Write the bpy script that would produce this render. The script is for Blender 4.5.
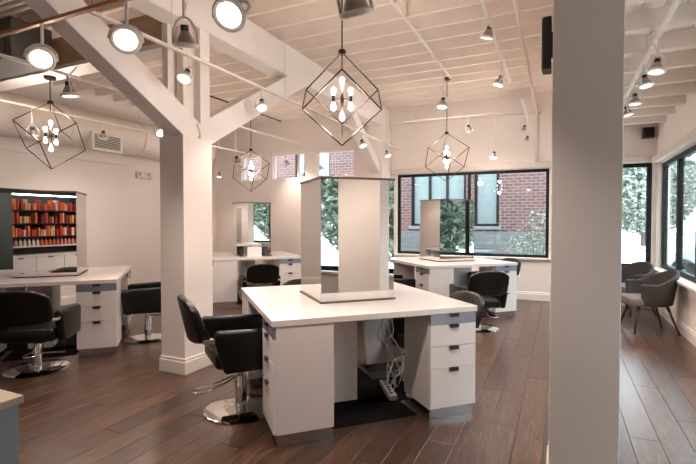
import bpy, bmesh, math, random
from mathutils import Vector, Matrix
random.seed(7)
for o in list(bpy.data.objects): bpy.data.objects.remove(o, do_unlink=True)
scene = bpy.context.scene
COL = scene.collection
PI = math.pi
# ------------------------------------------------------------------ camera
FPX, YAW, PITCH, CAMZ = 457.3, 0.43173, 0.02425, 1.5
cam_data = bpy.data.cameras.new('camera'); cam = bpy.data.objects.new('camera', cam_data); COL.objects.link(cam)
cam_data.sensor_width = 36.0; cam_data.lens = FPX * 36.0 / 696.0
cam_data.clip_start = 0.05; cam_data.clip_end = 300
cam.location = (0, 0, CAMZ); cam.rotation_euler = (PI/2 - PITCH, 0, YAW)
scene.camera = cam
# ------------------------------------------------------------------ sky and exposure
world = bpy.data.worlds.new('overcast_sky'); scene.world = world; world.use_nodes = True
wn = world.node_tree.nodes; wn['Background'].inputs[0].default_value = (0.86, 0.93, 1.0, 1); wn['Background'].inputs[1].default_value = 7.5
scene.view_settings.view_transform = 'Standard'; scene.view_settings.look = 'None'
scene.view_settings.gamma = 1.0; scene.view_settings.use_curve_mapping = False
scene.view_settings.exposure = 0.36
SPOT_W, BULB_W = 58.0, 26.0
WARM = (1.0, 0.82, 0.71)
cy = scene.cycles
cy.use_denoising = True; cy.max_bounces = 10; cy.diffuse_bounces = 5; cy.glossy_bounces = 5
cy.transparent_max_bounces = 12; cy.sample_clamp_indirect = 6.0; cy.caustics_reflective = False; cy.caustics_refractive = False
# ------------------------------------------------------------------ pixel helpers (direction only; depth from planes that things touch)
_cy, _sy, _cp, _sp = math.cos(YAW), math.sin(YAW), math.cos(PITCH), math.sin(PITCH)
CR = Vector((_cy, _sy, 0)); CF = Vector((-_sy*_cp, _cy*_cp, -_sp)); CU = CR.cross(CF); CC = Vector((0, 0, CAMZ))
def ray(x, y): return CF + CR*((x-348)/FPX) - CU*((y-232)/FPX)
def on_z(x, y, z): d = ray(x, y); return CC + d*((z-CAMZ)/d.z)
def on_x(x, y, X): d = ray(x, y); return CC + d*(X/d.x)
def on_y(x, y, Y): d = ray(x, y); return CC + d*(Y/d.y)
def proj(p):
    p = Vector(p)-CC; w = p.dot(CF); return (348+FPX*p.dot(CR)/w, 232-FPX*p.dot(CU)/w, w)
# ------------------------------------------------------------------ materials
MATS = {}
def nodes_of(name):
    m = bpy.data.materials.new(name); m.use_nodes = True
    nt = m.node_tree; return m, nt, nt.nodes, nt.links, nt.nodes['Principled BSDF']
def mat(name, col, rough=0.5, metal=0.0, var=0.05, vscale=6.0, bump=0.0, bscale=60.0, emit=None, estr=0.0, coat=0.0, stretch=(1,1,1), spec=0.5):
    m, nt, N, L, b = nodes_of(name)
    tc = N.new('ShaderNodeTexCoord'); mp = N.new('ShaderNodeMapping'); mp.inputs['Scale'].default_value = stretch
    L.new(tc.outputs['Object'], mp.inputs['Vector'])
    nz = N.new('ShaderNodeTexNoise'); nz.inputs['Scale'].default_value = vscale; nz.inputs['Detail'].default_value = 4
    L.new(mp.outputs[0], nz.inputs['Vector'])
    rp = N.new('ShaderNodeValToRGB')
    rp.color_ramp.elements[0].position = 0.3; rp.color_ramp.elements[1].position = 0.7
    rp.color_ramp.elements[0].color = tuple(max(0, c*(1-var)) for c in col)+(1,)
    rp.color_ramp.elements[1].color = tuple(min(1, c*(1+var)) for c in col)+(1,)
    L.new(nz.outputs['Fac'], rp.inputs['Fac']); L.new(rp.outputs['Color'], b.inputs['Base Color'])
    b.inputs['Roughness'].default_value = rough; b.inputs['Metallic'].default_value = metal
    b.inputs['Specular IOR Level'].default_value = spec
    if coat: b.inputs['Coat Weight'].default_value = coat; b.inputs['Coat Roughness'].default_value = 0.1
    if bump:
        n2 = N.new('ShaderNodeTexNoise'); n2.inputs['Scale'].default_value = bscale; n2.inputs['Detail'].default_value = 3
        L.new(mp.outputs[0], n2.inputs['Vector'])
        bp = N.new('ShaderNodeBump'); bp.inputs['Strength'].default_value = bump; bp.inputs['Distance'].default_value = 0.01
        L.new(n2.outputs['Fac'], bp.inputs['Height']); L.new(bp.outputs[0], b.inputs['Normal'])
    if emit:
        b.inputs['Emission Color'].default_value = tuple(emit)+(1,); b.inputs['Emission Strength'].default_value = estr
    MATS[name] = m; return m
mat('wall_paint', (0.86, 0.79, 0.745), 0.75, var=0.02, vscale=1.5, bump=0.05)
mat('ceiling_paint', (0.89, 0.81, 0.74), 0.7, var=0.05, vscale=2.5, bump=0.15, bscale=25)
mat('deck_paint', (0.87, 0.785, 0.71), 0.75, var=0.07, vscale=3, bump=0.2, bscale=18, stretch=(6, .7, 1))
mat('timber_paint', (0.88, 0.82, 0.78), 0.6, var=0.04, vscale=3, bump=0.15, bscale=20)
mat('plywood_tan', (0.52, 0.36, 0.24), 0.7, var=0.12, vscale=3, stretch=(.4, 1, 3))
mat('trim_paint', (0.84, 0.79, 0.75), 0.4, var=0.02)
mat('white_laminate', (0.84, 0.80, 0.79), 0.28, var=0.015, vscale=3)
mat('worktop_white', (0.82, 0.78, 0.76), 0.22, var=0.02, vscale=9, coat=0.2)
mat('brushed_steel', (0.34, 0.37, 0.46), 0.38, metal=0.7, var=0.06, vscale=8, stretch=(1, 30, 30))
mat('grey_laminate', (0.22, 0.235, 0.25), 0.4, var=0.03)
mat('toe_steel', (0.55, 0.54, 0.55), 0.18, metal=1.0, var=0.05)
mat('pull_dark', (0.05, 0.045, 0.045), 0.35, metal=0.5, var=0.1)
mat('black_leather', (0.0045, 0.004, 0.004), 0.30, var=0.15, vscale=12, bump=0.15, bscale=140, spec=0.34)
mat('chrome', (0.78, 0.76, 0.74), 0.09, metal=1.0, var=0.03)
mat('bronze', (0.045, 0.034, 0.028), 0.4, metal=0.7, var=0.1)
mat('black_metal', (0.008, 0.008, 0.009), 0.5, var=0.1, spec=0.3)
mat('black_plastic', (0.015, 0.015, 0.016), 0.5, var=0.1)
mat('mirror', (0.80, 0.82, 0.81), 0.0, metal=1.0, var=0.0)
mat('mirror_edge', (0.10, 0.065, 0.05), 0.4, var=0.1)
mat('lamp_white', (0.80, 0.74, 0.68), 0.4, var=0.03)
mat('lamp_back', (0.36, 0.31, 0.27), 0.35, metal=0.3, var=0.1)
mat('track_white', (0.78, 0.72, 0.66), 0.5, var=0.03)
mat('copper_rail', (0.42, 0.20, 0.11), 0.35, metal=0.6, var=0.08)
mat('lens_lit', (1, 1, 1), 0.3, var=0.0, emit=(1.0, 0.95, 0.90), estr=9.0)
mat('strip_lit', (1, 1, 1), 0.3, var=0.0, emit=(0.85, 0.93, 1.0), estr=14.0)
mat('bulb_lit', (1, 1, 1), 0.3, var=0.0, emit=(1.0, 0.93, 0.86), estr=11.0)
mat('grey_fabric', (0.042, 0.032, 0.028), 0.85, var=0.12, vscale=60, bump=0.25, bscale=220)
mat('seat_fabric', (0.15, 0.125, 0.115), 0.85, var=0.08, vscale=60, bump=0.2, bscale=220)
mat('walnut', (0.055, 0.025, 0.014), 0.4, var=0.25, vscale=10, stretch=(1, 1, .15))
mat('table_dark', (0.10, 0.09, 0.085), 0.35, var=0.1)
mat('duct_white', (0.74, 0.67, 0.60), 0.5, var=0.04, vscale=2)
mat('duct_dark', (0.10, 0.10, 0.09), 0.6, var=0.2, vscale=2)
mat('grille_tan', (0.36, 0.27, 0.20), 0.6, var=0.1)
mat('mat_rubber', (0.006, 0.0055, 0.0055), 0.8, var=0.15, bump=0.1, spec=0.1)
mat('cable_white', (0.75, 0.72, 0.70), 0.5, var=0.03)
mat('door_green', (0.030, 0.034, 0.028), 0.25, var=0.2, vscale=2)
mat('blind_cloth', (0.70, 0.63, 0.57), 0.8, var=0.03)
mat('asphalt', (0.60, 0.57, 0.55), 0.9, var=0.1, vscale=1.0, bump=0.2, bscale=30)
mat('grey_boards', (0.20, 0.21, 0.22), 0.8, var=0.15, vscale=4, stretch=(.3, 1, 6))
mat('leaf', (0.20, 0.245, 0.19), 0.7, var=0.45, vscale=2.0)
mat('leaf_pale', (0.27, 0.31, 0.26), 0.7, var=0.4, vscale=3.0)
mat('bark', (0.12, 0.085, 0.06), 0.9, var=0.3, vscale=8, bump=0.4)
mat('far_glass', (0.22, 0.265, 0.27), 0.12, var=0.06, vscale=1.2)
mat('car_paint', (0.55, 0.60, 0.66), 0.25, metal=0.3, var=0.03, coat=0.6)
mat('car_glass', (0.03, 0.035, 0.04), 0.08, var=0.05)
mat('tyre', (0.02, 0.02, 0.02), 0.8, var=0.1)
mat('patio_blue', (0.13, 0.18, 0.25), 0.5, var=0.1)
mat('brass', (0.45, 0.30, 0.14), 0.3, metal=0.8, var=0.05)
mat('shelf_dark', (0.02, 0.017, 0.015), 0.5, var=0.2)
for n, c in (('red', (0.62, 0.05, 0.03)), ('orange', (0.80, 0.20, 0.05)), ('gold', (0.75, 0.48, 0.20)), ('cream', (0.85, 0.74, 0.60)), ('pink', (0.80, 0.36, 0.34)), ('maroon', (0.25, 0.03, 0.03))):
    mat('box_'+n, c, 0.45, var=0.08, vscale=20)
def glass_mat():
    m, nt, N, L, b = nodes_of('window_glass')
    N.remove(b); out = N['Material Output']
    tr = N.new('ShaderNodeBsdfTransparent'); tr.inputs[0].default_value = (0.90, 0.95, 0.95, 1)
    gl = N.new('ShaderNodeBsdfGlossy'); gl.inputs['Roughness'].default_value = 0.0; gl.inputs[0].default_value = (1, 1, 1, 1)
    lw = N.new('ShaderNodeLayerWeight'); lw.inputs[0].default_value = 0.5
    pw = N.new('ShaderNodeMath'); pw.operation = 'POWER'; pw.inputs[1].default_value = 5.0; L.new(lw.outputs['Facing'], pw.inputs[0])
    fr = N.new('ShaderNodeMath'); fr.operation = 'MULTIPLY_ADD'; fr.inputs[1].default_value = 0.6; fr.inputs[2].default_value = 0.03; L.new(pw.outputs[0], fr.inputs[0])
    nz = N.new('ShaderNodeTexNoise'); nz.inputs['Scale'].default_value = 1.2
    bp = N.new('ShaderNodeBump'); bp.inputs['Strength'].default_value = 0.01; L.new(nz.outputs['Fac'], bp.inputs['Height']); L.new(bp.outputs[0], gl.inputs['Normal'])
    mx = N.new('ShaderNodeMixShader'); L.new(fr.outputs[0], mx.inputs[0]); L.new(tr.outputs[0], mx.inputs[1]); L.new(gl.outputs[0], mx.inputs[2])
    L.new(mx.outputs[0], out.inputs[0]); MATS['window_glass'] = m
glass_mat()
PLANK_W, PLANK_L = 0.18, 1.9
def floor_mat():
    m, nt, N, L, b = nodes_of('oak_planks')
    g = N.new('ShaderNodeNewGeometry'); sx = N.new('ShaderNodeSeparateXYZ'); L.new(g.outputs['Position'], sx.inputs[0])
    def mth(op, a, bb=None):
        n = N.new('ShaderNodeMath'); n.operation = op
        for i, v in enumerate((a, bb)):
            if v is None: continue
            if isinstance(v, (int, float)): n.inputs[i].default_value = v
            else: L.new(v, n.inputs[i])
        return n.outputs[0]
    ix = mth('FLOOR', mth('DIVIDE', mth('ADD', sx.outputs[0], 8.0), PLANK_W))
    off = mth('MULTIPLY', mth('FRACT', mth('MULTIPLY', ix, 0.381)), PLANK_L)
    iy = mth('FLOOR', mth('DIVIDE', mth('ADD', mth('ADD', sx.outputs[1], 6.0), off), PLANK_L))
    cb = N.new('ShaderNodeCombineXYZ'); L.new(ix, cb.inputs[0]); L.new(iy, cb.inputs[1])
    wnz = N.new('ShaderNodeTexWhiteNoise'); wnz.noise_dimensions = '2D'; L.new(cb.outputs[0], wnz.inputs['Vector'])
    mp = N.new('ShaderNodeMapping'); mp.inputs['Scale'].default_value = (30, 2.2, 1); L.new(g.outputs['Position'], mp.inputs['Vector'])
    va = N.new('ShaderNodeVectorMath'); va.operation = 'ADD'; L.new(mp.outputs[0], va.inputs[0])
    sc_ = N.new('ShaderNodeVectorMath'); sc_.operation = 'SCALE'; sc_.inputs['Scale'].default_value = 30; L.new(wnz.outputs['Color'], sc_.inputs[0]); L.new(sc_.outputs[0], va.inputs[1])
    nz = N.new('ShaderNodeTexNoise'); nz.inputs['Scale'].default_value = 1.7; nz.inputs['Detail'].default_value = 9; nz.inputs['Roughness'].default_value = 0.68; nz.inputs['Distortion'].default_value = 1.6; L.new(va.outputs[0], nz.inputs['Vector'])
    mixf = mth('ADD', mth('MULTIPLY', wnz.outputs['Value'], 0.085), mth('MULTIPLY', nz.outputs['Fac'], 0.94))
    rp = N.new('ShaderNodeValToRGB'); e = rp.color_ramp.elements
    e[0].position = 0.36; e[0].color = (0.014, 0.0065, 0.004, 1); e[1].position = 0.74; e[1].color = (0.185, 0.092, 0.054, 1)
    e2 = e.new(0.52); e2.color = (0.056, 0.026, 0.0145, 1)
    L.new(mixf, rp.inputs['Fac']); L.new(rp.outputs[0], b.inputs['Base Color'])
    rr = mth('ADD', mth('MULTIPLY', nz.outputs['Fac'], 0.16), 0.26); L.new(rr, b.inputs['Roughness'])
    bp = N.new('ShaderNodeBump'); bp.inputs['Strength'].default_value = 0.12; bp.inputs['Distance'].default_value = 0.004
    L.new(nz.outputs['Fac'], bp.inputs['Height']); L.new(bp.outputs[0], b.inputs['Normal'])
    b.inputs['Specular IOR Level'].default_value = 0.6
    b.inputs['Coat Weight'].default_value = 0.15; b.inputs['Coat Roughness'].default_value = 0.25
    MATS['oak_planks'] = m
floor_mat()
def brick_mat():
    m, nt, N, L, b = nodes_of('red_brick')
    tc = N.new('ShaderNodeTexCoord'); mp = N.new('ShaderNodeMapping'); mp.inputs['Rotation'].default_value = (-PI/2, 0, 0)
    L.new(tc.outputs['Object'], mp.inputs['Vector'])
    br = N.new('ShaderNodeTexBrick'); br.inputs['Scale'].default_value = 1.0
    br.inputs['Color1'].default_value = (0.175, 0.062, 0.050, 1); br.inputs['Color2'].default_value = (0.085, 0.040, 0.043, 1); br.inputs['Mortar'].default_value = (0.20, 0.17, 0.165, 1)
    br.inputs['Brick Width'].default_value = 0.23; br.inputs['Row Height'].default_value = 0.085; br.inputs['Mortar Size'].default_value = 0.012
    L.new(mp.outputs[0], br.inputs['Vector']); L.new(br.outputs['Color'], b.inputs['Base Color'])
    bp = N.new('ShaderNodeBump'); bp.inputs['Strength'].default_value = 0.6; bp.invert = True; L.new(br.outputs['Fac'], bp.inputs['Height']); L.new(bp.outputs[0], b.inputs['Normal'])
    b.inputs['Roughness'].default_value = 0.85; MATS['red_brick'] = m
brick_mat()
# ------------------------------------------------------------------ mesh helpers
class MB:
    def __init__(s): s.v = []; s.f = []
    def add(s, verts, faces):
        n = len(s.v); s.v += [tuple(v) for v in verts]; s.f += [tuple(i+n for i in f) for f in faces]; return s
    def box(s, x0, x1, y0, y1, z0, z1, M=None):
        vs = [Vector((x, y, z)) for z in (z0, z1) for y in (y0, y1) for x in (x0, x1)]
        if M is not None: vs = [M @ v for v in vs]
        return s.add(vs, [(0, 2, 3, 1), (4, 5, 7, 6), (0, 1, 5, 4), (2, 6, 7, 3), (0, 4, 6, 2), (1, 3, 7, 5)])
    def prism(s, poly, a0, a1, axis='z', M=None):
        k = len(poly)
        def P(p, a): return Vector((p[0], p[1], a)) if axis == 'z' else (Vector((a, p[0], p[1])) if axis == 'x' else Vector((p[0], a, p[1])))
        vs = [P(p, a0) for p in poly]+[P(p, a1) for p in poly]
        if M is not None: vs = [M @ v for v in vs]
        return s.add(vs, [tuple(reversed(range(k))), tuple(range(k, 2*k))]+[(i, (i+1) % k, k+(i+1) % k, k+i) for i in range(k)])
    def tube(s, pts, r, n=8, caps=True):
        pts = [Vector(p) for p in pts]; rs = r if isinstance(r, (list, tuple)) else [r]*len(pts)
        rings = []; prev = None
        for i, p in enumerate(pts):
            d = (pts[min(i+1, len(pts)-1)]-pts[max(i-1, 0)]).normalized()
            if prev is None:
                a = Vector((0, 0, 1)) if abs(d.z) < .9 else Vector((1, 0, 0))
                u = d.cross(a).normalized()
            else:
                u = (prev-d*prev.dot(d)).normalized()
            prev = u; w = d.cross(u)
            rings.append([p+(u*math.cos(2*PI*k/n)+w*math.sin(2*PI*k/n))*rs[i] for k in range(n)])
        vs = [v for R in rings for v in R]; fs = []
        for i in range(len(pts)-1):
            for k in range(n): fs.append((i*n+k, i*n+(k+1) % n, (i+1)*n+(k+1) % n, (i+1)*n+k))
        if caps: fs.append(tuple(reversed(range(n)))); fs.append(tuple(range((len(pts)-1)*n, len(pts)*n)))
        return s.add(vs, fs)
    def lathe(s, prof, n=24, M=None):
        vs = []; fs = []
        for r, z in prof:
            for k in range(n): vs.append(Vector((r*math.cos(2*PI*k/n), r*math.sin(2*PI*k/n), z)))
        if M is not None: vs = [M @ v for v in vs]
        for i in range(len(prof)-1):
            for k in range(n): fs.append((i*n+k, i*n+(k+1) % n, (i+1)*n+(k+1) % n, (i+1)*n+k))
        if prof[0][0] > 1e-5: fs.append(tuple(reversed(range(n))))
        if prof[-1][0] > 1e-5: fs.append(tuple(range((len(prof)-1)*n, len(prof)*n)))
        return s.add(vs, fs)
    def mesh(s, name, m):
        me = bpy.data.meshes.new(name); me.from_pydata(s.v, [], s.f); me.materials.append(MATS[m])
        bm = bmesh.new(); bm.from_mesh(me); bmesh.ops.remove_doubles(bm, verts=bm.verts, dist=1e-6); bmesh.ops.recalc_face_normals(bm, faces=bm.faces); bm.to_mesh(me); bm.free()
        return me
    def build(s, name, m, parent=None, bevel=0, smooth=False, seg=2, sub=0):
        o = bpy.data.objects.new(name, s.mesh(name, m)); COL.objects.link(o)
        if parent is not None: o.parent = parent
        if smooth:
            for p in o.data.polygons: p.use_smooth = True
        if bevel:
            bv = o.modifiers.new('bevel', 'BEVEL'); bv.width = bevel; bv.segments = seg; bv.limit_method = 'ANGLE'; bv.angle_limit = 0.6
            bv.harden_normals = False
            for p in o.data.polygons: p.use_smooth = seg > 2
        if sub:
            sb = o.modifiers.new('sub', 'SUBSURF'); sb.levels = sub; sb.render_levels = sub
        return o
def smooth_by_angle(o, ang=0.7):
    for p in o.data.polygons: p.use_smooth = True
    o.data.set_sharp_from_angle(angle=ang); return o
def tag(o, label, cat, group=None, kind=None):
    o['label'] = label; o['category'] = cat
    if group: o['group'] = group
    if kind: o['kind'] = kind
    return o
def empty(name, loc=(0, 0, 0), rz=0.0):
    o = bpy.data.objects.new(name, None); COL.objects.link(o); o.location = loc; o.rotation_euler = (0, 0, rz); o.empty_display_size = 0.1; return o
def copy_tree(o, parent=None):
    c = o.copy(); COL.objects.link(c); c.parent = parent
    for ch in list(o.children): copy_tree(ch, c)
    return c
def struct(o, label, cat): return tag(o, label, cat, kind='structure')
# ================================================================== SETTING
XL, XR, YF, YB = -8.0, 1.51, -4.0, 9.3
ZJ, ZD = 3.86, 4.06            # joist underside, deck underside
# floor with planks
fl = MB().box(XL-.2, XR+.2, YF-.2, YB+.2, -0.2, -0.012).build('floor', 'oak_planks'); struct(fl, 'dark brown oak plank floor of the salon', 'floor')
cells = []
nx = int(math.ceil((XR-XL)/PLANK_W))
for i in range(nx):
    off = ((i*0.381) % 1.0)*PLANK_L
    x0 = XL+i*PLANK_W; x1 = min(x0+PLANK_W, XR)
    j = int(math.floor((YF+6+off)/PLANK_L))
    while True:
        y0 = j*PLANK_L-off-6; y1 = y0+PLANK_L; j += 1
        if y0 >= YB: break
        a, b_ = max(y0, YF), min(y1, YB)
        if b_-a < .01: continue
        cells.append((x0, x1, a, b_))
def area_px(c):
    pts = []
    for x, y in ((c[0], c[2]), (c[1], c[2]), (c[1], c[3]), (c[0], c[3])):
        px_, py_, w = proj((x, y, 0))
        if w < 0.3: return 0
        pts.append((px_, py_))
    mx_ = sum(p[0] for p in pts)/4; my_ = sum(p[1] for p in pts)/4
    if not (-20 < mx_ < 716 and my_ < 500): return 0
    return abs(sum(pts[i][0]*pts[(i+1) % 4][1]-pts[(i+1) % 4][0]*pts[i][1] for i in range(4)))/2
cells.sort(key=area_px, reverse=True)
def plank_mb(w, l, m=None, ox=0, oy=0):
    g, e = 0.0008, 0.002
    m = m or MB()
    vs = [(ox+x, oy+y, z) for (x, y, z) in ((g, g, -.012), (w-g, g, -.012), (w-g, l-g, -.012), (g, l-g, -.012), (g, g, -e), (w-g, g, -e), (w-g, l-g, -e), (g, l-g, -e), (g+e, g+e, 0), (w-g-e, g+e, 0), (w-g-e, l-g-e, 0), (g+e, l-g-e, 0))]
    return m.add(vs, [(0, 1, 5, 4), (1, 2, 6, 5), (2, 3, 7, 6), (3, 0, 4, 7), (4, 5, 9, 8), (5, 6, 10, 9), (6, 7, 11, 10), (7, 4, 8, 11), (8, 9, 10, 11)])
pl_cache = {}
for c in cells[:298]:
    k = (round(c[1]-c[0], 3), round(c[3]-c[2], 3))
    if k not in pl_cache: pl_cache[k] = plank_mb(*k).mesh('plank', 'oak_planks')
    o = bpy.data.objects.new('plank', pl_cache[k]); COL.objects.link(o); o.location = (c[0], c[2], 0); o.parent = fl
rest = MB()
for c in cells[298:]: plank_mb(c[1]-c[0], c[3]-c[2], rest, c[0], c[2])
o = rest.build('planks', 'oak_planks', fl); o['kind'] = 'stuff'

def wall_with_holes(name, axis, pos, thick, a0, a1, z0, z1, holes, m='wall_paint'):
    """axis 'x': wall plane at X=pos running along Y; 'y': plane at Y=pos running along X; thick goes outward (signed)."""
    mb = MB(); cuts = sorted({a0, a1}|{h[0] for h in holes}|{h[1] for h in holes}); zc = sorted({z0, z1}|{h[2] for h in holes}|{h[3] for h in holes})
    p0, p1 = min(pos, pos+thick), max(pos, pos+thick)
    for i in range(len(cuts)-1):
        run = None
        for j in range(len(zc)-1):
            ca, cz = (cuts[i]+cuts[i+1])/2, (zc[j]+zc[j+1])/2
            solid = not any(h[0] < ca < h[1] and h[2] < cz < h[3] for h in holes)
            if solid:
                run = [zc[j] if run is None else run[0], zc[j+1]]
            if (not solid or j == len(zc)-2) and run:
                if axis == 'x': mb.box(p0, p1, cuts[i], cuts[i+1], run[0], run[1])
                else: mb.box(cuts[i], cuts[i+1], p0, p1, run[0], run[1])
                run = None
    return mb.build(name, m)
# back wall openings
wx0, wx1 = on_y(397, 213, YB).x, on_y(549, 213, YB).x
WZ0, WZ1 = 0.80, 2.48
w2x0, w2x1 = 0.22, on_y(652, 213, YB).x
cl = [(on_y(241.5, 166, YB).x, on_y(261.5, 166, YB).x), (on_y(272.7, 166, YB).x, on_y(305.5, 166, YB).x), (on_y(316.6, 166, YB).x, on_y(354.5, 166, YB).x)]
CZ0, CZ1 = 2.50, 3.13
holes_b = [(wx0, wx1, WZ0, WZ1), (w2x0, w2x1, WZ0-.12, WZ1+.02)]+[(a, b_, CZ0, CZ1) for a, b_ in cl]
struct(wall_with_holes('wall_back', 'y', YB, 0.16, XL-.16, XR+.16, 0, 4.3, holes_b), 'warm white back wall with wide window and high openings', 'wall')
RZ0, RZ1 = 0.72, 2.46
rw = [(1.3, 4.3), (4.45, 9.12)]
struct(wall_with_holes('wall_right', 'x', XR, 0.16, YF-.16, YB, 0, 4.3, [(a, b_, RZ0, RZ1) for a, b_ in rw]), 'warm white side wall under the ribbon windows', 'wall')
struct(wall_with_holes('wall_left', 'x', XL, -0.16, YF-.16, YB, 0, 4.3, [(3.0, 4.9, 0, 2.02)]), 'beige side wall with a dark doorway', 'wall')
struct(wall_with_holes('wall_front', 'y', YF, -0.16, XL-.16, XR+.16, 0, 4.3, []), 'plain beige wall of the salon', 'wall')
# baseboards
def baseboard(name, axis, pos, a0, a1, sgn, label):
    prof = [(0, 0), (.018, 0), (.018, .115), (.012, .125), (.012, .145), (.005, .155), (0, .155)]
    mb = MB()
    pts = [(pos+sgn*p, z) for p, z in prof]
    if axis == 'x': mb.prism(pts, a0, a1, 'y')      # (x,z) profile along Y
    else: mb.prism(pts, a0, a1, 'x')                # (y,z) profile along X
    return struct(mb.build(name, 'trim_paint'), label, 'baseboard')
baseboard('baseboard_back', 'y', YB, XL, XR, -1, 'white baseboard along the back window wall')
baseboard('baseboard_right', 'x', XR, YF, YB-.02, -1, 'white baseboard below the ribbon windows')
baseboard('baseboard_left', 'x', XL, 5.0, YB-.02, 1, 'white baseboard of the beige side wall')
# windows
def window(name, axis, pos, a0, a1, z0, z1, mulls, label, fw=0.055, depth=0.07, inset=0.05, sgn=1, transoms=(), m='black_metal', sill=None):
    root = empty(name, ((a0+a1)/2, pos, z0) if axis == 'y' else (pos, (a0+a1)/2, z0)); struct(root, label, 'window')
    L0 = root.location.copy()
    def add(nm, mm, b0, b1, y0, y1, c0, c1, bev=0):
        mb = MB()
        if axis == 'y': mb.box(b0-L0.x, b1-L0.x, y0-L0.y, y1-L0.y, c0-L0.z, c1-L0.z)
        else: mb.box(y0-L0.x, y1-L0.x, b0-L0.y, b1-L0.y, c0-L0.z, c1-L0.z)
        return mb.build(nm, mm, root, bevel=bev)
    p0, p1 = sorted((pos+sgn*inset, pos+sgn*(inset+depth)))
    add('frame_rail', m, a0, a1, p0, p1, z0, z0+fw, .004); add('frame_rail', m, a0, a1, p0, p1, z1-fw, z1, .004)
    add('frame_stile', m, a0, a0+fw, p0, p1, z0+fw, z1-fw); add('frame_stile', m, a1-fw, a1, p0, p1, z0+fw, z1-fw)
    xs = [a0+fw]
    for mu, mw in mulls:
        add('mullion', m, mu-mw/2, mu+mw/2, p0, p1, z0+fw, z1-fw); xs += [mu-mw/2, mu+mw/2]
    xs.append(a1-fw); pm = (p0+p1)/2
    for i in range(0, len(xs), 2): add('pane', 'window_glass', xs[i], xs[i+1], pm-.004, pm+.004, z0+fw, z1-fw)
    if sill:
        s0, s1 = sorted((pos-sgn*sill, pos+sgn*inset)); add('window_sill', 'trim_paint', a0-.08, a1+.08, s0, s1, z0-.035, z0+.003, .006)
    return root
window('window_1', 'y', YB, wx0, wx1, WZ0, WZ1, [(on_y(468.5, 213, YB).x, .06)], 'wide black framed window looking onto a red brick building', sill=.05)
window('window_2', 'y', YB, w2x0, w2x1, WZ0-.12, WZ1+.02, [], 'black framed corner window behind the grey post', fw=.07, sill=.05)
window('window_3', 'x', XR, rw[1][0], rw[1][1], RZ0, RZ1, [(on_x(673, 200, XR).y, .09), (on_x(692, 200, XR).y, .09), (6.1, .09), (5.3, .09)], 'black framed ribbon window above the upholstered chairs', fw=.07, sill=.10)
window('window_4', 'x', XR, rw[0][0], rw[0][1], RZ0, RZ1, [(2.0, .08), (2.8, .08), (3.6, .08)], 'black framed ribbon window beside the grey post', fw=.07, sill=.10)
for i, (a, b_) in enumerate(cl):
    lab = ('short high window behind the cube pendant', 'middle high window showing purple brick', 'high window next to the timber brace')[i]
    window('window_%d' % (5+i), 'y', YB, a, b_, CZ0, CZ1, [] if i != 1 else [(on_y(297, 166, YB).x, .05)], lab, fw=.03, m='trim_paint')
# roller blinds in their boxes
tag(MB().box(wx0-.12, wx1+.12, YB-.10, YB-.002, WZ1+.005, WZ1+.115).build('roller_blind', 'blind_cloth', bevel=.012), 'cream rolled blind box above the wide back window', 'blind', 'rolled up window blinds')
tag(MB().box(w2x0, w2x1+.06, YB-.10, YB-.002, WZ1+.03, WZ1+.13).build('roller_blind', 'blind_cloth', bevel=.012), 'cream rolled blind box above the corner window', 'blind', 'rolled up window blinds')
tag(MB().box(XR-.10, XR-.002, rw[1][0], 9.18, RZ1+.01, RZ1+.11).build('roller_blind', 'blind_cloth', bevel=.012), 'long cream blind box above the ribbon window', 'blind', 'rolled up window blinds')
# door in left wall
d1 = empty('door_1', (XL, 3.95, 0)); struct(d1, 'dark glazed double door in the beige side wall', 'door')
for nm, y0, y1, z0, z1, mm in (('door_jamb', -.95, -.88, 0, 2.02, 'black_metal'), ('door_jamb', .88, .95, 0, 2.02, 'black_metal'), ('door_head', -.88, .88, 1.95, 2.02, 'black_metal'), ('door_leaf', -.88, -.005, 0.01, 1.95, 'door_green'), ('door_leaf', .005, .88, 0.01, 1.95, 'door_green')):
    x0, x1 = (-.12, .02) if nm != 'door_leaf' else (-.08, -.04)
    MB().box(x0, x1, y0, y1, z0, z1).build(nm, mm, d1)
for s in (-1, 1): MB().tube([(-.035, s*.06, .95), (.02, s*.06, .95), (.02, s*.06, 1.2), (-.035, s*.06, 1.2)], .01).build('door_handle', 'chrome', d1)
# ceiling: high joisted deck and the lower bay along the windows
HX0, HX1 = -0.035, 0.272        # line of the grey post
ce = MB().box(XL-.16, HX0, YF-.16, YB+.16, ZD, ZD+.15).build('ceiling', 'deck_paint'); struct(ce, 'cream painted timber deck on close joists', 'ceiling')
jm = MB().box(XL, HX0, -.02, .02, ZJ, ZD).mesh('joist', 'ceiling_paint')
y = 5.15-.395*23
while y < YB:
    if y > YF:
        o = bpy.data.objects.new('joist', jm); COL.objects.link(o); o.location = (0, y, 0); o.parent = ce
    y += .395
RJ, RD = 3.06, 3.22
cr = MB().box(HX1, XR+.16, YF-.16, YB+.16, RD, RD+.15).build('ceiling', 'deck_paint'); struct(cr, 'lower boarded ceiling over the window bay', 'ceiling')
jm2 = MB().box(HX1, XR, -.045, .045, RJ, RD).mesh('joist', 'ceiling_paint')
y = 4.45-.6*14
while y < YB-.1:
    if y > YF:
        o = bpy.data.objects.new('joist', jm2); COL.objects.link(o); o.location = (0, y, 0); o.parent = cr
    y += .6
bdm = MB().box(-.073, .073, YF, YB, RD-.012, RD).mesh('ceiling_board', 'deck_paint')
for i in range(8):
    o = bpy.data.objects.new('ceiling_board', bdm); COL.objects.link(o); o.location = (HX1+.09+.153*i, 0, 0); o.parent = cr
# header beam over the grey post
struct(MB().box(HX0, HX1, YF, YB, RJ-.06, ZD).build('beam', 'timber_paint', bevel=.006), 'long painted header beam carried by the grey post', 'beam')
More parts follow.
